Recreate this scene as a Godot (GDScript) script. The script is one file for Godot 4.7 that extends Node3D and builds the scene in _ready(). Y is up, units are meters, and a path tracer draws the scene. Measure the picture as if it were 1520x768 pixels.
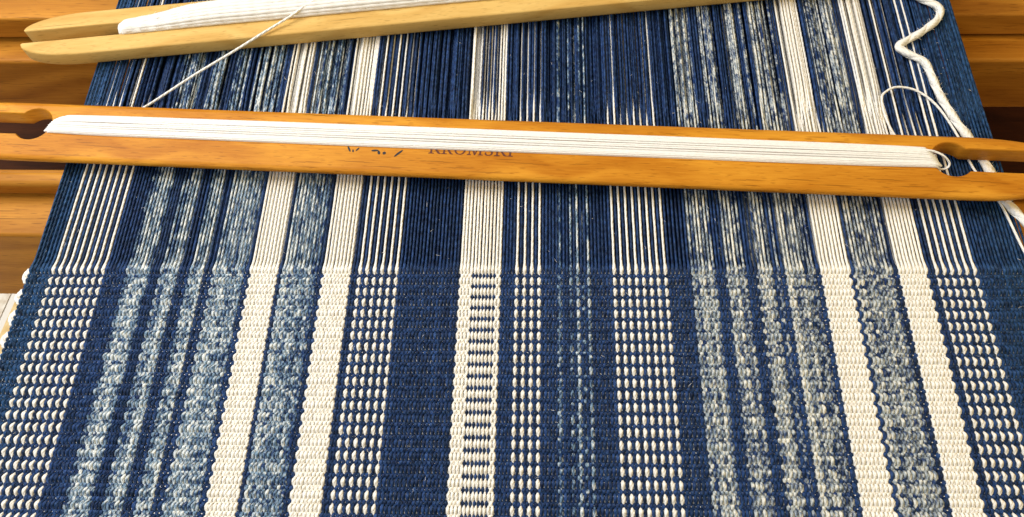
extends Node3D
# A striped warp-faced weaving on a wooden loom with two stick shuttles. Lengths below are millimetres; MM turns them into metres.
const MM := 0.001
const PICK := 3.82          # one thick and one thin weft
const FIRST := -0.42        # the last thick weft, at the fell
const SKEW := 0.001         # the warp runs very slightly askew to the weft
const TOP_SIDES := 6
const LOW_SIDES := 5

var rng := RandomNumberGenerator.new()
var noise := FastNoiseLite.new()
var taken := {}
var cotton: StandardMaterial3D
var fleece: StandardMaterial3D

func _ready():
	rng.seed = 4711
	noise.seed = 12
	noise.frequency = 1.0
	noise.noise_type = FastNoiseLite.TYPE_SIMPLEX_SMOOTH
	noise.fractal_type = FastNoiseLite.FRACTAL_NONE
	# camera
	var cam := Camera3D.new()
	cam.name = "camera"
	cam.fov = 35.77
	cam.near = 0.01
	cam.far = 20.0
	cam.transform = Transform3D(Basis(Vector3(0.99899, -0.03996, -0.02059), Vector3(0.0, 0.45804, -0.88893), Vector3(0.04495, 0.88804, 0.45758)).orthonormalized(), Vector3(11.83, 235.82, 116.39) * MM)
	cam.current = true
	add_child(cam)
	# surroundings and lamps: a big soft window behind and above the loom, a weaker warm one on the right
	var we := WorldEnvironment.new()
	we.name = "surroundings"
	var env := Environment.new()
	env.background_mode = Environment.BG_COLOR
	env.background_color = Color(0.44, 0.44, 0.45)
	env.tonemap_mode = Environment.TONE_MAPPER_LINEAR
	env.tonemap_exposure = 0.96
	env.sdfgi_enabled = true
	env.ssao_enabled = true
	env.ssil_enabled = true
	we.environment = env
	add_child(we)
	lamp("window_light", Vector3(-0.44, 0.62, -0.27), Vector2(0.55, 0.5), Color(1.0, 0.985, 0.97), 0.86)
	lamp("front_window_light", Vector3(-0.42, 0.46, 0.36), Vector2(0.4, 0.4), Color(0.97, 0.99, 1.0), 0.20)
	lamp("warm_light", Vector3(0.60, 0.50, 0.10), Vector2(0.4, 0.4), Color(1.0, 0.86, 0.50), 0.28)
	# materials
	cotton = yarn_material(0.55, 64, 0.65)
	fleece = yarn_material(0.95, 64, 0.6)
	build_loom()
	build_floor()
	build_weaving()
	build_shuttles()
	build_loose_yarn()

func lamp(called: String, at: Vector3, size: Vector2, c: Color, energy: float):
	var l := AreaLight3D.new()
	l.name = called
	l.area_size = size
	l.area_normalize_energy = true
	l.light_color = c
	l.light_energy = energy
	l.area_range = 6.0
	l.shadow_enabled = true
	add_child(l)
	l.look_at_from_position(at, Vector3(0.0, 0.0, -0.03), Vector3.UP if absf(at.x) > 0.5 else Vector3(0, 0, -1))

# ---------------------------------------------------------------- helpers
func numbered(called: String) -> String:
	var n: int = taken.get(called, -1) + 1
	taken[called] = n
	return called if n == 0 else "%s_%03d" % [called, n]

func thing(called: String, label: String, category: String, group := "") -> Node3D:
	var o := Node3D.new()
	o.name = numbered(called)
	add_child(o)
	o.set_meta("label", label)
	o.set_meta("category", category)
	if group:
		o.set_meta("group", group)
	return o

func part(called: String, mesh: Mesh, mat: Material, parent: Node) -> MeshInstance3D:
	var o := MeshInstance3D.new()
	o.name = called
	o.mesh = mesh
	o.material_override = mat
	parent.add_child(o, true)
	return o

func mesh_of(v: PackedVector3Array, n: PackedVector3Array, uv: PackedVector2Array, idx: PackedInt32Array, c := PackedColorArray()) -> ArrayMesh:
	var a := []
	a.resize(Mesh.ARRAY_MAX)
	a[Mesh.ARRAY_VERTEX] = v
	a[Mesh.ARRAY_NORMAL] = n
	a[Mesh.ARRAY_TEX_UV] = uv
	a[Mesh.ARRAY_INDEX] = idx
	if c.size():
		a[Mesh.ARRAY_COLOR] = c
	var m := ArrayMesh.new()
	m.add_surface_from_arrays(Mesh.PRIMITIVE_TRIANGLES, a)
	return m

func yarn_material(rough: float, side: int, strength: float) -> StandardMaterial3D:
	var im := Image.create(side, side, false, Image.FORMAT_RGBA8)
	for y in side:
		for x in side:
			var u := float(x) / side
			var v := float(y) / side
			var ply := absf(sin(PI * (2.0 * u + v)))
			var fibre := 0.5 + 0.5 * sin(TAU * (6.0 * u - 3.0 * v) + 1.5 * sin(TAU * v))
			var h := pow(ply, 0.7) * 0.85 + fibre * 0.15
			im.set_pixel(x, y, Color(h, h, h))
	im.bump_map_to_normal_map(7.0)
	var m := StandardMaterial3D.new()
	m.vertex_color_use_as_albedo = true
	m.roughness = rough
	m.metallic_specular = 0.3
	m.normal_enabled = true
	m.normal_texture = ImageTexture.create_from_image(im)
	m.normal_scale = strength
	return m

func wood_material(light: Color, dark: Color, gloss: float, seed_: int, streaks: int) -> StandardMaterial3D:
	var w := 768
	var h := 256
	var im := Image.create(w, h, false, Image.FORMAT_RGBA8)
	var f := FastNoiseLite.new()
	f.seed = seed_
	f.frequency = 1.0
	f.fractal_type = FastNoiseLite.FRACTAL_NONE
	for y in h:
		for x in w:
			var u := float(x) / w
			var v := float(y) / h
			# a torus walk keeps the texture seamless along the grain
			var cu := cos(TAU * u) * 0.55
			var su := sin(TAU * u) * 0.55
			var warp := f.get_noise_3d(cu, su, v * 1.6) * 1.1
			var ring := f.get_noise_3d(cu * 0.35 + 9.0, su * 0.35, (v * 7.0 + warp))
			var fine := f.get_noise_3d(cu * 5.0, su * 5.0 + 20.0, v * 60.0)
			var pore := f.get_noise_3d(cu * 9.0 + 40.0, su * 9.0, v * 110.0)
			var t := clampf(0.36 + ring * 0.40 + fine * 0.16 + warp * 0.10, 0.0, 1.0)
			var c := light.lerp(dark, t)
			if pore > 0.56:
				c = c.lerp(dark.darkened(0.25), (pore - 0.56) * 1.8)
			im.set_pixel(x, y, c)
	var r := RandomNumberGenerator.new()
	r.seed = seed_
	for k in streaks:
		var x0 := r.randi_range(0, w - 1)
		var y0 := r.randf_range(6, h - 6)
		var n := r.randi_range(30, 110)
		var lean := r.randf_range(-0.05, 0.05)
		for j in n:
			var a := sin(PI * j / n)
			var yy := int(y0 + lean * j)
			for d in 2:
				var px := (x0 + j) % w
				var py := clampi(yy + d, 0, h - 1)
				im.set_pixel(px, py, im.get_pixel(px, py).lerp(dark.darkened(0.45), a * (0.55 if d == 0 else 0.25)))
	var m := StandardMaterial3D.new()
	m.albedo_texture = ImageTexture.create_from_image(im)
	m.roughness = gloss
	m.metallic_specular = 0.22
	return m

func plain(c: Color, rough := 0.8) -> StandardMaterial3D:
	var m := StandardMaterial3D.new()
	m.albedo_color = c
	m.roughness = rough
	return m

# a yarn along points (mm): smooth path, two twisted plies, wobbling tone
func yarn(points: Array, radius: float, flat: float, color: Color, step := 0.8, sides := 8, lobes := 0.0, pitch := 6.0, side_ref := Vector3.ZERO, radii := []) -> ArrayMesh:
	var path: Array[Vector3] = []
	var rad: Array[float] = []
	for i in points.size() - 1:
		var a: Vector3 = points[i]
		var b: Vector3 = points[i + 1]
		var p0: Vector3 = points[maxi(i - 1, 0)]
		var p3: Vector3 = points[mini(i + 2, points.size() - 1)]
		var n := maxi(1, int(a.distance_to(b) / step))
		for k in n:
			path.append(a.cubic_interpolate(b, p0, p3, float(k) / n))
			rad.append(lerpf(radii[i], radii[i + 1], float(k) / n) if radii else 1.0)
	path.append(points[-1])
	rad.append(radii[-1] if radii else 1.0)
	var v := PackedVector3Array()
	var nn := PackedVector3Array()
	var uv := PackedVector2Array()
	var col := PackedColorArray()
	var idx := PackedInt32Array()
	var s := 0.0
	var off := rng.randf() * 100.0
	for k in path.size():
		var t := (path[mini(k + 1, path.size() - 1)] - path[maxi(k - 1, 0)]).normalized()
		if k:
			s += path[k].distance_to(path[k - 1])
		var side: Vector3
		var up: Vector3
		if side_ref != Vector3.ZERO:
			side = side_ref
			up = side.cross(t).normalized()
		else:
			side = t.cross(Vector3.UP).normalized()
			up = side.cross(t).normalized()
		var tone := 1.0 + 0.05 * noise.get_noise_2d(s * 0.5, off)
		for j in sides + 1:
			var th := TAU * j / sides
			var r := radius * (1.0 + lobes * cos(2.0 * (th + TAU * s / pitch * 0.5)) + 0.03 * noise.get_noise_2d(s * 0.6 + off, j % sides))
			var d := side * sin(th) * rad[k] + up * cos(th) * flat * (2.0 - rad[k])
			v.append((path[k] + d * r) * MM)
			nn.append((side * sin(th) * flat + up * cos(th)).normalized())
			uv.append(Vector2(float(j) / sides, s / pitch))
			col.append(Color(color.r * tone, color.g * tone, color.b * tone))
	var w := sides + 1
	for k in path.size() - 1:
		for j in sides:
			var a := k * w + j
			idx.append_array([a, a + 1, a + w, a + 1, a + w + 1, a + w])
	# turn the faces outwards
	var face := (v[idx[2]] - v[idx[0]]).cross(v[idx[1]] - v[idx[0]])
	if face.dot(nn[idx[0]]) < 0.0:
		idx.reverse()
	return mesh_of(v, nn, uv, idx, col)

# ---------------------------------------------------------------- the loom's rails and the floor
func rail(z0: float, z1: float, y0: float, y1: float, r: float, shift: float) -> ArrayMesh:
	# a board along x, its section between z0..z1 (front) and y0..y1 (top), edges rounded by r
	var prof: Array[Vector2] = []
	var nor: Array[Vector2] = []
	for q in 4:
		var c: Vector2 = [Vector2(z0 + r, y1 - r), Vector2(z1 - r, y1 - r), Vector2(z1 - r, y0 + r), Vector2(z0 + r, y0 + r)][q]
		for k in 6:
			var a := PI - q * PI / 2 - k * PI / 10
			prof.append(c + Vector2(cos(a), sin(a)) * r)
			nor.append(Vector2(cos(a), sin(a)))
	prof.append(prof[0])
	nor.append(nor[0])
	var v := PackedVector3Array()
	var n := PackedVector3Array()
	var uv := PackedVector2Array()
	var idx := PackedInt32Array()
	var n_x := 12
	for i in n_x + 1:
		var x := lerpf(-330.0, 330.0, float(i) / n_x)
		var s := 0.0
		for k in prof.size():
			if k:
				s += prof[k].distance_to(prof[k - 1])
			v.append(Vector3(x, prof[k].y, prof[k].x) * MM)
			n.append(Vector3(0, nor[k].y, nor[k].x))
			uv.append(Vector2(x / 260.0 + shift, s / 62.0 + shift * 1.7))
	var w := prof.size()
	for i in n_x:
		for k in w - 1:
			var a := i * w + k
			idx.append_array([a, a + w, a + 1, a + 1, a + w, a + w + 1])
	for i in 2:
		var base := v.size()
		for k in w - 1:
			v.append(Vector3([-330.0, 330.0][i], prof[k].y, prof[k].x) * MM)
			n.append(Vector3([-1, 1][i], 0, 0))
			uv.append(Vector2(prof[k].x / 260.0, prof[k].y / 62.0))
		for k in range(1, w - 2):
			idx.append_array([base, base + k, base + k + 1] if i == 0 else [base, base + k + 1, base + k])
	return mesh_of(v, n, uv, idx)

func build_loom():
	var t := thing("loom_frame", "varnished brown wooden loom frame of stepped rails running under the stretched warp", "loom")
	t.rotation.y = -0.0123
	t.position = Vector3(0, 0, 2.5 * MM)
	var m := wood_material(Color(0.78, 0.535, 0.19), Color(0.57, 0.345, 0.09), 0.42, 5, 14)
	var dark := wood_material(Color(0.32, 0.17, 0.07), Color(0.20, 0.10, 0.04), 0.5, 15, 10)
	var rails := [[-330, -129, -27.0, -15, 1.2], [-150, -117.4, -61, -29.2, 1.6], [-70.5, -63.3, -53.4, -44, 2.6], [-78, -44, -116, -54.2, 1.6], [-330, -100.0, -172, -150, 1.5]]
	for k in rails.size():
		var q: Array = rails[k]
		part("rail", rail(q[0], q[1], q[2], q[3], q[4], k * 0.37), m if k < 4 else dark, t)

func build_floor():
	var o := Node3D.new()
	o.name = "floor"
	o.set_meta("kind", "structure")
	add_child(o)
	o.rotation.y = -0.11
	o.position = Vector3(-0.3335, -0.22, -0.075)
	var grout := BoxMesh.new()
	grout.size = Vector3(3.0, 0.05, 3.0)
	var g := part("grout", grout, plain(Color(0.93, 0.91, 0.86)), o)
	g.position.y = -0.0258
	var f := FastNoiseLite.new()
	f.frequency = 0.09
	f.fractal_octaves = 4
	var mats := []
	for q in 2:
		var im := Image.create(256, 256, false, Image.FORMAT_RGBA8)
		for y in 256:
			for x in 256:
				var k := clampf(f.get_noise_2d(x, y + q * 900) * 0.9 + 0.5, 0.0, 1.0)
				im.set_pixel(x, y, Color(0.95, 0.92, 0.85).lerp(Color(0.80, 0.73, 0.62), k) if q == 0 else Color(0.95, 0.84, 0.60).lerp(Color(0.88, 0.74, 0.46), k))
		var m := plain(Color.WHITE, 0.45)
		m.albedo_texture = ImageTexture.create_from_image(im)
		m.uv1_triplanar = true
		m.uv1_scale = Vector3(6, 6, 6)
		mats.append(m)
	var tile := BoxMesh.new()
	tile.size = Vector3(0.195, 0.012, 0.195)
	for i in range(-4, 5):
		for j in range(-3, 4):
			var p := part("tile", tile, mats[posmod(i + 1, 2)], o)
			p.position = Vector3(i * 0.20 + 0.1, -0.006, j * 0.20 + 0.03)

# ---------------------------------------------------------------- the weaving
const INDIGO := Color(0.0095, 0.027, 0.088)
const CREAM := Color(0.87, 0.845, 0.78)
const PALE := Color(0.15, 0.25, 0.36)

func stripes() -> Array:
	# [right edge at the fell in mm, number of upper warp threads, kind]
	return [[-155.03, 6, "b"], [-136.66, 15, "c"], [-129.36, 6, "b"], [-120.93, 7, "m"], [-117.75, 3, "b"], [-111.37, 5, "m"], [-107.58, 3, "b"], [-102.76, 4, "m"], [-99.78, 2, "b"], [-88.81, 9, "m"], [-87.35, 1, "b"], [-77.58, 8, "w"], [-76.29, 1, "b"], [-64.22, 10, "m"], [-62.91, 1, "b"], [-53.08, 8, "w"], [-50.85, 2, "b"], [-37.41, 11, "c"], [-17.29, 17, "b"], [-3.4, 12, "d"], [1.1, 4, "b"], [9.57, 7, "c"], [15.19, 5, "b"], [25.62, 9, "s"], [32.81, 6, "b"], [50.48, 15, "c"], [58.2, 6, "b"], [66.18, 7, "m"], [69.6, 3, "b"], [75.87, 5, "m"], [79.53, 3, "b"], [84.38, 4, "m"], [85.65, 1, "b"], [86.77, 1, "m"], [88.19, 1, "b"], [97.91, 8, "m"], [99.45, 1, "b"], [109.13, 8, "w"], [110.41, 1, "b"], [122.46, 10, "m"], [123.99, 1, "b"], [133.36, 8, "w"], [135.58, 2, "b"], [148.61, 11, "c"], [167.02, 16, "b"]]

func build_weaving():
	var cloth := thing("striped_weaving", "indigo blue and white striped weaving stretched on the loom, its far half unwoven warp", "weaving")
	# every ring's place along the thread: close ones in the cloth, wider ones in the open warp
	var last := FIRST + PICK * 25.0
	var zt := PackedFloat32Array()
	var zl := PackedFloat32Array()
	for k in 25 * 8:
		zt.append(last - k * PICK / 8.0)
	for k in 25 * 7:
		zl.append(last - k * PICK / 7.0)
	for k in 185:
		zt.append(FIRST - k * 0.7)
	for k in 150:
		zl.append(FIRST - k * 0.86)
	for k in 14:
		zt.append(FIRST - 185 * 0.7 - k * 9.0)
		zl.append(FIRST - 150 * 0.86 - k * 9.0)
	var x0 := -162.85
	var index := 0
	var kinds: Array[String] = []
	var edges: Array[float] = [x0]
	var total := 0
	for s in stripes():
		total += s[1]
	for s in stripes():
		var n: int = s[1]
		var w: float = (s[0] - x0) / n
		for i in n:
			var k: String = s[2]
			var x := x0 + w * (i + 0.5) + rng.randf_range(-0.05, 0.05)
			var tint := "b"
			var up := 0.615 * w / 1.2
			match k:
				"w": tint = "w"; up = 0.66
				"d": tint = "w"; up = 0.58
				"m": tint = "m"; up = 0.63
				"c": tint = "w" if i % 2 == 0 else "b"; up = 0.70 if i % 2 == 0 else 0.54
				"s": tint = "l" if i in [0, 3, 5, 8] else "b"; up = 0.62
			part("warp_thread", thread(zt, x, tint, true, up, 0.42 if tint == "w" else 0.37, float(index) / total), cotton, cloth)
			kinds.append(k + ("0" if k != "d" else ("1" if i >= 4 and i <= 10 else "0")))
			index += 1
			edges.append(x0 + w * (i + 1))
		x0 = s[0]
	# the lower warp lies between the upper threads; it comes up over the thin wefts: one mass, joined
	var all_v := PackedVector3Array()
	var all_n := PackedVector3Array()
	var all_uv := PackedVector2Array()
	var all_c := PackedColorArray()
	var all_i := PackedInt32Array()
	for i in kinds.size():
		var k := kinds[i]
		var tint := "b"
		match k[0]:
			"w": tint = "w"
			"d": tint = "b" if k[1] == "1" else "w"
			"m": tint = "m"
			"s": tint = "l" if rng.randf() < 0.12 else "b"
		if k[0] == "d" and i > 0 and kinds[i - 1][0] != "d":
			tint = "b"
		if k[0] == "w" and kinds[i - 1][0] != "w":
			tint = "b"
		if k[0] == "m" and kinds[i - 1][0] == "b" and rng.randf() < 0.5:
			tint = "b"
		var base := all_v.size()
		var a := thread_arrays(zl, edges[i] + rng.randf_range(-0.06, 0.06), tint, false, 0.53 if k == "d1" and tint == "b" else 0.69, 0.60, float(i) / kinds.size())
		all_v.append_array(a[0]); all_n.append_array(a[1]); all_uv.append_array(a[2]); all_c.append_array(a[3])
		var w := LOW_SIDES + 1
		for r in zl.size() - 1:
			for j in LOW_SIDES:
				var q := base + r * w + j
				all_i.append_array([q, q + w, q + 1, q + 1, q + w, q + w + 1])
	var low := part("lower_warp", mesh_of(all_v, all_n, all_uv, all_i, all_c), cotton, cloth)
	low.set_meta("kind", "stuff")
	# the warp's way back under the loom, a finger's breadth lower: one mass, joined
	var back_v := PackedVector3Array()
	var back_n := PackedVector3Array()
	var back_uv := PackedVector2Array()
	var back_c := PackedColorArray()
	var back_i := PackedInt32Array()
	for i in range(5, kinds.size() - 7):
		for q in 2:
			var base := back_v.size()
			var tone := rng.randf_range(0.7, 1.2)
			for e in 2:
				var z: float = [30.0, -250.0][e]
				for j in 6:
					var a := PI + TAU * j / 5.0
					var x: float = lerpf(edges[i], edges[i + 1], 0.5 * q + 0.25)
					back_v.append(Vector3(x - SKEW * z + 0.42 * sin(a), -8.0 - q * 0.3 + 0.42 * cos(a), z) * MM)
					back_n.append(Vector3(sin(a), cos(a), 0))
					back_uv.append(Vector2(j / 5.0, z / 2.5))
					back_c.append((CREAM if kinds[i][0] == "w" else INDIGO) * tone)
			for j in 5:
				var b := base + j
				back_i.append_array([b, b + 6, b + 1, b + 1, b + 6, b + 7])
	part("returning_warp", mesh_of(back_v, back_n, back_uv, back_i, back_c), cotton, cloth).set_meta("kind", "stuff")
	# lint caught on the threads
	var lint := SurfaceTool.new()
	lint.begin(Mesh.PRIMITIVE_TRIANGLES)
	for k in 700:
		var z := rng.randf_range(-100.0, 76.0)
		hair(lint, Vector3(rng.randf_range(-160, 165) - SKEW * z, 0.75 if z < 0 else 1.25, z), Vector3(rng.randf_range(-1, 1), rng.randf_range(-0.05, 0.4), rng.randf_range(-1, 1)), rng.randf_range(0.6, 1.8))
	part("lint", lint.commit(), plain(Color(0.93, 0.92, 0.9), 1.0), cloth).set_meta("kind", "stuff")
	# wefts: thick ones in pairs, turning round in a fat loop at the left edge; thin ones straight
	for k in range(0, 25, 2):
		var za := FIRST + k * PICK + 0.1
		var zb := FIRST + (k + 1) * PICK + 0.1
		var le := func(z: float) -> float: return -162.85 - SKEW * z
		var pts := [Vector3(166.6 - SKEW * za, 0, za), Vector3(20, 0, za), Vector3(le.call(za) + 14.0, 0, za), Vector3(le.call(za) + 6.0, 0, za), Vector3(le.call(za) + 2.5, 0, za), Vector3(le.call(za) + 0.2, 0.1, za + 0.05), Vector3(le.call(za) - 1.05 + rng.randf_range(-0.3, 0.2), 0.25, lerpf(za, zb, 0.28)), Vector3(le.call(zb) - 1.05 + rng.randf_range(-0.3, 0.2), 0.25, lerpf(za, zb, 0.72)), Vector3(le.call(zb) + 0.2, 0.1, zb - 0.05), Vector3(le.call(zb) + 2.5, 0, zb), Vector3(le.call(zb) + 6.0, 0, zb), Vector3(le.call(zb) + 14.0, 0, zb), Vector3(20, 0, zb), Vector3(166.6 - SKEW * zb, 0, zb)]
		part("thick_weft", yarn(pts, 1.0, 0.62, Color(0.84, 0.81, 0.74), 0.6 if k >= 0 else 1.0, 8, 0.05, 5.0), fleece, cloth)
	for k in 25:
		var z := FIRST + (k + 0.5) * PICK
		part("thin_weft", yarn([Vector3(-162.6 - SKEW * z, -0.02, z), Vector3(0, -0.02, z), Vector3(166.6 - SKEW * z, -0.02, z)], 0.22, 1.0, Color(0.84, 0.81, 0.74), 6.0, 6), cotton, cloth)

func thread(zs: PackedFloat32Array, x: float, tint: String, upper: bool, up: float, open: float, across: float) -> ArrayMesh:
	var a := thread_arrays(zs, x, tint, upper, up, open, across)
	var idx := PackedInt32Array()
	var w := TOP_SIDES + 1
	for r in zs.size() - 1:
		for j in TOP_SIDES:
			var q := r * w + j
			idx.append_array([q, q + w, q + 1, q + 1, q + w, q + w + 1])
	return mesh_of(a[0], a[1], a[2], idx, a[3])

func thread_arrays(zs: PackedFloat32Array, x: float, tint: String, upper: bool, up: float, open: float, across: float) -> Array:
	var sides := TOP_SIDES if upper else LOW_SIDES
	var v := PackedVector3Array()
	var n := PackedVector3Array()
	var uv := PackedVector2Array()
	var col := PackedColorArray()
	var sn := PackedFloat32Array()
	var cs := PackedFloat32Array()
	for j in sides + 1:
		sn.append(sin(PI + TAU * j / sides)); cs.append(cos(PI + TAU * j / sides))
	var rise := rng.randf_range(-0.8, 0.2) if upper else rng.randf_range(-0.4, 0.5)
	if rng.randf() < ((0.62 if tint == "w" and (up > 0.67 or up < 0.6) else 0.42) if upper else 0.42):
		rise -= rng.randf_range(0.9, 2.4)
	if across < 0.03 or across > 0.955:
		rise = clampf(rise, -0.35, 0.2)
	var edge := across < 0.03 or across > 0.955
	var drift := rng.randf_range(-0.10, 0.10)
	var tone := rng.randf_range(0.75, 1.55)
	var off := rng.randf() * 500.0
	var phase := rng.randf()
	var indigo := INDIGO * tone
	var side_teal := maxf(smoothstep(0.90, 1.0, across), smoothstep(0.06, 0.0, across))
	indigo = indigo.lerp(Color(0.010, 0.038, 0.092) * tone, side_teal * 0.8)
	var cream := CREAM.lerp(Color(0.80, 0.72, 0.58), rng.randf() * 0.35)
	if tint == "m" or tint == "l":
		cream = cream.lerp(Color(0.70, 0.74, 0.72) if across < 0.6 else Color(0.74, 0.72, 0.62), 0.75)
	cream = cream * rng.randf_range(0.95, 1.02)
	var bias := rng.randf_range(-0.26, 0.28)
	var pale := Color(0.20, 0.31, 0.42).lerp(PALE, 0.3).lerp(Color(0.38, 0.42, 0.42), smoothstep(0.55, 0.75, across) * 0.8)
	var y_was := 0.0
	var fleck_at := zs[0] + 1.0
	var fleck_from := fleck_at + 1.0
	var fleck := 0.0
	var fleck_was := 0.0
	var plain_row := not (upper and tint == "w" and up < 0.6)
	for k in zs.size():
		var z := zs[k]
		var y: float
		var hw: float
		var hh: float
		if z > FIRST - 0.01:
			var c := 0.5 + 0.5 * cos(TAU * (z - FIRST) / PICK)
			var wob := noise.get_noise_2d(z * 0.9, off)
			if upper:
				y = lerpf(-0.28 if plain_row else -0.2, 0.98 + 0.08 * wob, pow(c, 0.72 if plain_row else 0.6))
				hw = lerpf(0.24, up * (1.0 + 0.08 * wob), pow(c, 1.25 if not plain_row else (0.95 if tint == "w" else 0.6)))
				hh = lerpf(0.30, 0.38 if tint == "w" else 0.50, c)
			else:
				c = pow(1.0 - c, 0.9 if up < 0.63 else (1.0 if tint == "b" else 0.8))
				y = lerpf(-0.95, (0.45 if up < 0.63 else ({"w": 0.52, "b": 0.26, "m": 0.36, "l": 0.3}[tint])) + 0.06 * wob, pow(c, 0.85))
				hw = lerpf(0.26, up * (1.0 + 0.10 * wob), pow(c, 1.1))
				hh = lerpf(0.26, 0.40, c)
		else:
			var d := FIRST - z
			var wide := smoothstep(0.0, 3.2, d)
			var cross := smoothstep(38.0, 80.0, d)
			if upper:
				y = lerpf(0.92, 0.25, smoothstep(0.0, 5.0, d)) + rise * cross
				hw = lerpf(up, open, wide) - 0.05 * cross
			else:
				y = lerpf(-0.95, -1.2 if edge else -3.5, smoothstep(0.0, 9.0, d)) + ((1.5 if edge else 3.8) + rise) * cross
				hw = lerpf(0.26, open, wide) - 0.14 * cross
			hh = lerpf(0.36, open, wide)
		var dy := 0.0 if k == 0 else (y - y_was) / minf(zs[k] - zs[k - 1], -0.01)
		y_was = y
		var xx := x - SKEW * z + 0.05 * noise.get_noise_2d(z * 0.12, off + 40.0) + (drift * smoothstep(35.0, 75.0, FIRST - z))
		var t := 0.0
		var g := 1.0
		if tint == "m" or tint == "l":
			# heathered yarn: flecks a millimetre or two long, each its own tone
			while fleck_at > z:
				fleck_was = fleck
				fleck_from = fleck_at
				fleck_at -= rng.randf_range(0.5, 1.5) if z > FIRST else rng.randf_range(0.7, 3.2)
				fleck = rng.randf_range(-0.42, 0.42)
			t = (0.46 if upper else 0.40) + bias + lerpf(fleck_was, fleck, smoothstep(0.0, 1.0, (fleck_from - z) / (fleck_from - fleck_at))) + 0.16 * noise.get_noise_2d(z * 0.07, off)
			if tint == "l":
				t -= 0.02
		else:
			g = 1.0 + (0.62 if tint == "b" else 0.04) * noise.get_noise_2d(z * 0.42, off)
		for j in sides + 1:
			v.append(Vector3(xx + hw * sn[j], y + hh * cs[j], z) * MM)
			n.append(Vector3(sn[j] * hh, cs[j] * hw, -dy * cs[j] * hw).normalized())
			uv.append(Vector2(float(j) / sides, z / 2.5 + phase))
			if tint == "b":
				col.append(indigo.lerp(PALE, maxf(0.0, 0.015 + 0.15 * sin(TAU * (3.0 * j / sides + z / 1.3 + phase)) * rng.randf())) * g)
			elif tint == "w":
				col.append(cream * g)
			else:
				var q := clampf(t + 0.26 * sin(TAU * (2.0 * j / sides + z / 2.5 + phase)) + rng.randf_range(-0.20, 0.20), 0.0, 1.0)
				col.append(indigo.lerp(pale, smoothstep(0.12, 0.52, q)).lerp(cream, smoothstep(0.50, 0.98, q)))
	return [v, n, uv, col]

# ---------------------------------------------------------------- shuttles
func arc(out: Array, c: Vector2, r: Vector2, from: float, to: float, n: int):
	for k in n + 1:
		var a := lerpf(from, to, float(k) / n)
		out.append(c + Vector2(cos(a) * r.x, sin(a) * r.y))

func line(out: Array, a: Vector2, b: Vector2, step := 5.0):
	var n := maxi(1, int(a.distance_to(b) / step))
	for k in range(1, n):
		out.append(a.lerp(b, float(k) / n))

# d: far, near (edges across, mm), slot (half width), eye (radius, 0 none), left/right eye centres, left/right tips, shoulder (where the tip begins to round)
func shuttle_outline(d: Dictionary) -> Array:
	var p: Array = []      # Vector2(u, v), v towards the viewer
	var inner: Array = []  # whether the point is on the slot
	for s in [1.0, -1.0]:
		var tip: float = d.right if s > 0 else d.left
		var eye: float = d.eye_right if s > 0 else d.eye_left
		var sh: float = tip - d.shoulder
		# half of the outline: far edge (s > 0) or near edge (s < 0) first, then that end's tips and slot
		var va: float = -d.far if s > 0 else d.near
		var vb: float = d.near if s > 0 else -d.far
		var q: Array = []
		var start: float = -d.left + d.shoulder if s > 0 else d.right - d.shoulder
		q.append(Vector2(start, va))
		line(q, Vector2(start, va), Vector2(sh * s if s > 0 else -sh, va))
		var mark: Array = []
		var ux := func(u: float) -> float: return u * s
		var slot_a: float = -d.slot if s > 0 else d.slot
		# rounded tip of the first prong
		for k in 15:
			var a := PI / 2 * k / 14.0
			q.append(Vector2(ux.call(sh + (d.shoulder - d.blunt_far if va < 0 else d.shoulder - d.blunt_near) * sin(a)), slot_a + (va - slot_a) * (1.0 - (1.0 - cos(a)) * 0.92)))
		while mark.size() < q.size():
			mark.append(false)
		var e_start: Vector2
		if d.eye > 0:
			var ang := asin(d.slot / d.eye)
			var jx: float = eye + cos(ang) * d.eye
			q.append(Vector2(q[-1].x - 0.4 * s, slot_a))
			line(q, q[-1], Vector2(ux.call(jx), slot_a), 3.0)
			for k in 25:
				var a := lerpf(ang, TAU - ang, k / 24.0)
				q.append(Vector2(ux.call(eye + cos(a) * d.eye), signf(slot_a) * sin(a) * d.eye))
		else:
			q.append(Vector2(q[-1].x - 0.4 * s, slot_a))
			line(q, q[-1], Vector2(ux.call(eye + d.slot), slot_a), 3.0)
			for k in 13:
				var a := lerpf(PI / 2, PI * 1.5, k / 12.0)
				q.append(Vector2(ux.call(eye + cos(a) * d.slot), signf(slot_a) * sin(a) * d.slot))
		var tipx: float = ux.call(sh + (d.shoulder - d.blunt_far if vb < 0 else d.shoulder - d.blunt_near))
		line(q, q[-1], Vector2(tipx - 0.4 * s, -slot_a), 3.0)
		q.append(Vector2(tipx - 0.4 * s, -slot_a))
		while mark.size() < q.size():
			mark.append(true)
		for k in 15:
			var a := PI / 2 * (1.0 - k / 14.0)
			q.append(Vector2(ux.call(sh + (d.shoulder - d.blunt_far if vb < 0 else d.shoulder - d.blunt_near) * sin(a)), -slot_a + (vb + slot_a) * (1.0 - (1.0 - cos(a)) * 0.92)))
		while mark.size() < q.size():
			mark.append(false)
		q.remove_at(q.size() - 1)
		mark.remove_at(mark.size() - 1)
		p.append_array(q)
		inner.append_array(mark)
	return [p, inner]

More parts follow.
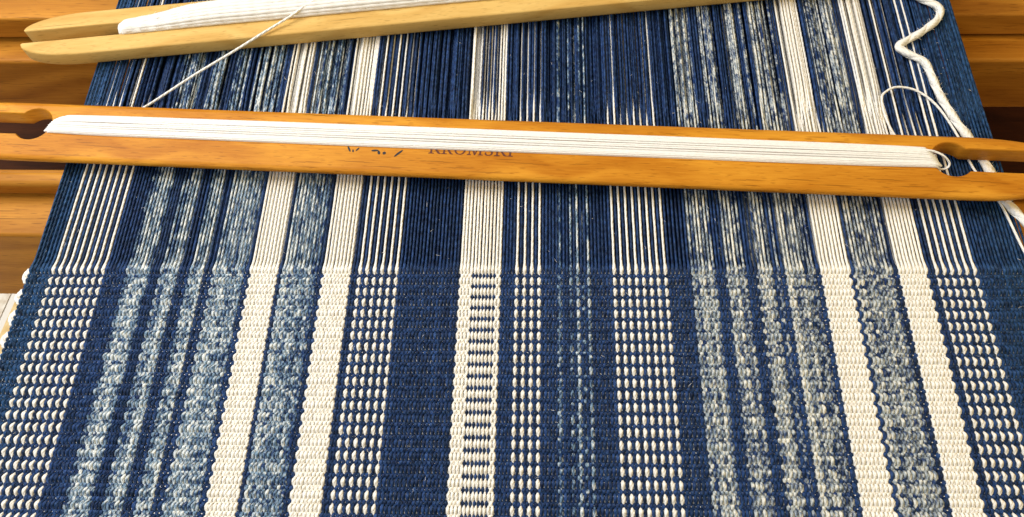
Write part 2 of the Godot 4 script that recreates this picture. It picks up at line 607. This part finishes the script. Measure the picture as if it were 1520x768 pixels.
func shuttle_mesh(d: Dictionary) -> ArrayMesh:
	var o := shuttle_outline(d)
	var p: Array = o[0]
	var inner: Array = o[1]
	var n := p.size()
	var turn := 1.0 if Geometry2D.is_polygon_clockwise(PackedVector2Array(p)) else -1.0
	var into: Array[Vector2] = []
	for i in n:
		var t: Vector2 = ((p[i] - p[i - 1]).normalized() + (p[(i + 1) % n] - p[i]).normalized()).normalized()
		into.append(Vector2(t.y, -t.x) * turn)
	# check the sign of the inward normals on a long edge point
	var probe: Vector2 = p[4] + into[4] * 1.0
	if not Geometry2D.is_point_in_polygon(probe, PackedVector2Array(p)):
		for i in n:
			into[i] = -into[i]
	for i in n:
		if not inner[i]:   # tips are too slim for the whole bevel
			into[i] *= clampf((absf(p[i].y) - d.slot) / 4.5, 0.12, 1.0)
	var st := SurfaceTool.new()
	st.begin(Mesh.PRIMITIVE_TRIANGLES)
	var prof: Array = d.profile   # [inset outside, inset inside, height]
	var rings: Array = []
	for q in prof:
		var ring: Array[Vector3] = []
		for i in n:
			var w: Vector2 = p[i] + into[i] * (q[1] if inner[i] else q[0])
			ring.append(Vector3(w.x, q[2], w.y))
		rings.append(ring)
	var put := func(a: Vector3, b: Vector3, c: Vector3, out: Vector3):
		var tri := [a, b, c] if (c - a).cross(b - a).dot(out) > 0 else [a, c, b]
		for w in tri:
			st.set_uv(Vector2(w.x / 150.0 + d.shift, (w.z - w.y) / 46.0 + d.shift))
			st.add_vertex(w * MM)
	st.set_smooth_group(1)
	for k in rings.size() - 1:
		for i in n:
			var j := (i + 1) % n
			var out := Vector3(-into[i].x, 0.0, -into[i].y)
			put.call(rings[k][i], rings[k][j], rings[k + 1][i], out)
			put.call(rings[k][j], rings[k + 1][j], rings[k + 1][i], out)
	for cap in [0, rings.size() - 1]:
		st.set_smooth_group(2 + cap)
		var flat := PackedVector2Array()
		for w in rings[cap]:
			flat.append(Vector2(w.x, w.z))
		var tris := Geometry2D.triangulate_polygon(flat)
		if tris.is_empty():
			continue
		for k in range(0, tris.size(), 3):
			put.call(rings[cap][tris[k]], rings[cap][tris[k + 1]], rings[cap][tris[k + 2]], Vector3.UP if cap == 0 else Vector3.DOWN)
	st.generate_normals()
	return st.commit()

func build_shuttles():
	# the near shuttle
	var t := thing("stick_shuttle", "glossy orange wooden stick shuttle wound with thin white yarn, lying nearest the woven edge", "shuttle", "stick shuttles on the warp")
	t.position = Vector3(-4.0, 0.0, -46.7) * MM
	t.basis = Basis(Vector3.UP, -0.0574) * Basis(Vector3.BACK, 0.004)
	t.position.y = 1.25 * MM
	var wood := wood_material(Color(0.84, 0.59, 0.19), Color(0.64, 0.375, 0.07), 0.4, 21, 60)
	var d := {far = 9.9, near = 14.9, slot = 4.4, eye = 6.7, eye_left = 171.0, eye_right = 150.6, left = 206.0, right = 184.0, shoulder = 27.0, blunt_far = 0.0, blunt_near = 0.0, shift = 0.13,
		profile = [[1.9, 0.35, 6.5], [0.9, 0.12, 6.3], [0.3, 0.03, 5.85], [0.0, 0.0, 5.0], [0.3, 0.0, 4.2], [1.2, 0.0, 3.0], [2.7, 0.0, 0.3], [3.0, 0.3, 0.0]]}
	part("body", shuttle_mesh(d), wood, t)
	var n := 15
	var smooth: StandardMaterial3D = fleece.duplicate()
	smooth.normal_scale = 0.15
	for i in n:
		var a := PI * (i + 0.5) / n
		var v := -cos(a) * 4.2 - 0.15
		var lift := 6.65 + 1.2 * sin(a) + rng.randf_range(-0.13, 0.13)
		var pts := []
		var ul := -163.6 - 0.25 * v + (0.16 * v * v if v < 0.0 else 0.0)
		var ur := 144.2 + 0.34 * v
		var vl := v * 0.86
		pts.append(Vector3(ul + 0.4, 1.5, vl))
		pts.append(Vector3(ul - 0.45, 5.4, vl))
		pts.append(Vector3(ul + 0.5 + 0.8 * sin(a), lerpf(6.8, lift, 0.75), vl))
		for k in 9:
			var f := (k + 0.5) / 9.0
			pts.append(Vector3(lerpf(ul + 4.0, ur - 4.0, f), lift + rng.randf_range(-0.05, 0.05), v * (0.94 + 0.06 * sin(f * PI)) + rng.randf_range(-0.09, 0.09)))
		pts.append(Vector3(ur - 0.5 - 0.8 * sin(a), lerpf(6.8, lift, 0.75), vl))
		pts.append(Vector3(ur + 0.45, 5.4, vl))
		pts.append(Vector3(ur - 0.4, 1.5, vl))
		part("yarn_strand", yarn(pts, 0.37, 1.0, Color(0.84, 0.825, 0.785) * rng.randf_range(0.97, 1.03), 1.1, 6, 0.0, 2.2, Vector3.BACK), smooth, t)
	part("yarn_strand", yarn([Vector3(140.5, 7.6, -2.6), Vector3(144.5, 7.9, -1.8), Vector3(148.0, 7.0, -0.4), Vector3(149.9, 5.4, 1.4), Vector3(148.6, 4.0, 2.4), Vector3(145.0, 3.4, 2.0)], 0.36, 1.0, CREAM, 0.4, 7), cotton, t)
	# burnt-in lettering, half hidden by the yarn
	var tm := TextMesh.new()
	var font := SystemFont.new()
	font.font_names = PackedStringArray(["Droid Serif"])
	tm.text = "KROMSKI"
	tm.font = font
	tm.font_size = 64
	tm.pixel_size = 31.2 * MM / 320.0
	tm.depth = 0.0003
	tm.horizontal_alignment = HORIZONTAL_ALIGNMENT_LEFT
	tm.vertical_alignment = VERTICAL_ALIGNMENT_BOTTOM
	var letters := part("lettering", tm, plain(Color(0.34, 0.14, 0.04), 0.7), t)
	letters.rotation.x = -PI / 2
	letters.position = Vector3(-25.4, 6.42, 7.7) * MM
	for q in [[-53.2, 5.6, 0.35, 1.3, 0.5], [-51.7, 6.3, 0.3, 0.6, 0.2], [-50.2, 5.6, 0.3, 0.9, -0.6], [-44.0, 5.8, 1.3, 0.4, 0.1], [-42.5, 6.6, 0.5, 0.8, 0.3], [-40.6, 6.7, 0.6, 0.6, 0.0], [-35.6, 6.6, 0.4, 2.0, -0.75]]:
		var b := CylinderMesh.new()
		b.top_radius = 0.5 * MM
		b.bottom_radius = 0.5 * MM
		b.height = 0.3 * MM
		b.radial_segments = 14
		var o := part("ink_mark", b, plain(Color(0.04, 0.02, 0.03), 0.6), t)
		o.position = Vector3(q[0], 6.42, q[1]) * MM
		o.basis = Basis(Vector3.UP, q[4]) * Basis.from_scale(Vector3(q[2] * 2, 1, q[3] * 2))
	# the far shuttle
	var t2 := thing("stick_shuttle", "pale wooden stick shuttle with blunt forked end, wound with thick white yarn", "shuttle", "stick shuttles on the warp")
	var pale := wood_material(Color(0.84, 0.70, 0.42), Color(0.74, 0.57, 0.29), 0.5, 8, 10)
	t2.position = Vector3(0, 1.2, -117.4) * MM
	t2.rotation.y = 0.1066
	var e := {far = 10.6, near = 11.0, slot = 2.9, eye = 0.0, eye_left = 148.0, eye_right = 148.0, left = 192.0, right = 192.0, shoulder = 24.0, blunt_far = 0.0, blunt_near = 0.0, shift = 0.4,
		profile = [[0.7, 0.3, 6.8], [0.2, 0.1, 6.65], [0.0, 0.0, 6.3], [0.0, 0.0, 1.6], [0.5, 0.0, 0.6], [1.3, 0.3, 0.0]]}
	part("body", shuttle_mesh(e), pale, t2)
	n = 11
	for i in n:
		var a := PI * (i + 0.5) / n
		var pts := []
		var own := rng.randf_range(-0.2, 0.2)
		for k in 26:
			var f := k / 25.0
			var u := lerpf(-152.0, 152.0, f)
			var grow := smoothstep(-153.0, -118.0, u) * smoothstep(153.0, 118.0, u)
			var half := lerpf(2.6, 5.1, grow)
			var mid := lerpf(0.0, -2.6, grow)
			pts.append(Vector3(u - 1.4 * sin(a) * 0.0, 6.9 + lerpf(1.2, 3.4, grow) * sin(a) + own + rng.randf_range(-0.06, 0.06), mid - cos(a) * half + rng.randf_range(-0.08, 0.08)))
		var first: Vector3 = pts[0]
		var final: Vector3 = pts[-1]
		pts.push_front(Vector3(first.x - 2.2 + 1.0 * absf(cos(a)), 5.6, first.z * 0.9))
		pts.push_front(Vector3(first.x - 1.0, 2.0, first.z * 0.8))
		pts.append(Vector3(final.x + 2.2 - 1.0 * absf(cos(a)), 5.6, final.z * 0.9))
		pts.append(Vector3(final.x + 1.0, 2.0, final.z * 0.8))
		part("yarn_strand", yarn(pts, 1.0, 0.9, Color(0.80, 0.775, 0.72) * rng.randf_range(0.96, 1.04), 0.98, 8, 0.05, 6.0, Vector3.BACK), smooth, t2)
	fuzz_on(t2, 900)

func fuzz_on(o: Node3D, count: int):
	var st := SurfaceTool.new()
	st.begin(Mesh.PRIMITIVE_TRIANGLES)
	for k in count:
		var u := rng.randf_range(-150.0, 60.0)
		var grow := smoothstep(-153.0, -118.0, u)
		var a := rng.randf_range(0.05, PI - 0.05)
		var p := Vector3(u, 7.5 + lerpf(1.2, 3.4, grow) * sin(a), lerpf(0.0, -2.6, grow) - cos(a) * lerpf(3.0, 5.8, grow))
		hair(st, p, Vector3(rng.randf_range(-1, 1), sin(a) * 0.8, -cos(a) * 0.9), rng.randf_range(0.8, 1.9))
	var m := part("fuzz", st.commit(), plain(Color(0.95, 0.93, 0.88), 1.0), o)
	m.set_meta("kind", "stuff")

func hair(st: SurfaceTool, p: Vector3, dir: Vector3, length: float):
	dir = dir.normalized()
	var side := dir.cross(Vector3(rng.randf() - 0.5, rng.randf() - 0.5, rng.randf() - 0.5)).normalized()
	var q := p + dir * length * 0.55
	var r := q + (dir + side * rng.randf_range(-1.2, 1.2)).normalized() * length * 0.45
	var w := side.cross(dir).normalized() * 0.035
	for tri in [[p - w, p + w, q + w], [p - w, q + w, q - w], [q - w, q + w, r], [p + side * 0.05, p - side * 0.05, q]]:
		for c in tri:
			st.set_normal(Vector3.UP)
			st.add_vertex(c * MM)

func build_loose_yarn():
	var path := [Vector3(140, 3.0, -128), Vector3(155.0, 2.4, -115.8), Vector3(160.6, 2.0, -111.4), Vector3(158.5, 2.0, -105.5), Vector3(150.7, 2.0, -98.9), Vector3(142.1, 2.0, -93.1), Vector3(143.6, 2.0, -89.9), Vector3(149.6, 2.0, -84.9), Vector3(150.9, 2.0, -77.1), Vector3(152.0, 2.0, -68.9), Vector3(155.0, 1.8, -58.4), Vector3(157.6, 1.35, -52.5), Vector3(161.3, 1.2, -40.0), Vector3(163.6, 1.25, -27.0), Vector3(168.2, 1.9, -16.5), Vector3(174.0, 0.0, -4.0), Vector3(183.0, -10.0, 8.0)]
	var flat := []
	for q in path:
		flat.append(1.25 if q.y < 1.5 and q.y > 1.0 else 1.0)
	var tail := thing("loose_yarn", "thick fluffy white yarn tail zigzagging down the right side of the blue warp", "yarn")
	part("strand", yarn(path, 1.4, 0.95, Color(0.86, 0.84, 0.78), 0.6, 12, 0.10, 8.0, Vector3.ZERO, flat), fleece, tail)
	var st := SurfaceTool.new()
	st.begin(Mesh.PRIMITIVE_TRIANGLES)
	for i in path.size() - 2:
		for k in int(path[i].distance_to(path[i + 1]) * 6.0):
			var dir := Vector3(rng.randf_range(-1, 1), rng.randf_range(0.0, 0.8), rng.randf_range(-1, 1)).normalized()
			var p: Vector3 = path[i].lerp(path[i + 1], rng.randf())
			hair(st, p + dir * 1.25, dir, rng.randf_range(0.5, 1.8))
	var m := part("fuzz", st.commit(), plain(Color(0.95, 0.93, 0.88), 1.0), tail)
	m.set_meta("kind", "stuff")
	var loop := thing("loose_thread", "thin white thread curving in a loop above the right end of the orange shuttle", "thread")
	part("strand", yarn([Vector3(136.0, 1.0, -47.0), Vector3(132.6, 1.2, -54.4), Vector3(131.1, 1.6, -62.4), Vector3(131.2, 2.0, -68.4), Vector3(132.8, 2.2, -71.2), Vector3(137.5, 2.2, -73.5), Vector3(144.3, 1.8, -72.0), Vector3(150.1, 1.4, -65.6), Vector3(154.3, 1.15, -53.4), Vector3(156.7, 1.0, -39.3), Vector3(162.1, 1.0, -25.4), Vector3(165.1, 1.0, -7.6), Vector3(168.5, 0.6, 4.0)], 0.42, 1.0, CREAM, 0.6, 8, 0.06, 2.4), cotton, loop)
	var lead := thing("loose_thread", "thin white thread running slantwise from the pale shuttle down to the warp at left", "thread")
	part("strand", yarn([Vector3(-50, 12.2, -121), Vector3(-74.7, 12.0, -111.8), Vector3(-86.6, 10.2, -103.5), Vector3(-96.0, 9.0, -96.8), Vector3(-106.5, 8.0, -88.6), Vector3(-121.0, 4.6, -80.5), Vector3(-135.9, 1.3, -70.7), Vector3(-141.0, 1.0, -66.5), Vector3(-146.0, 1.0, -60.5)], 0.46, 1.0, CREAM, 0.7, 8, 0.06, 2.4), cotton, lead)
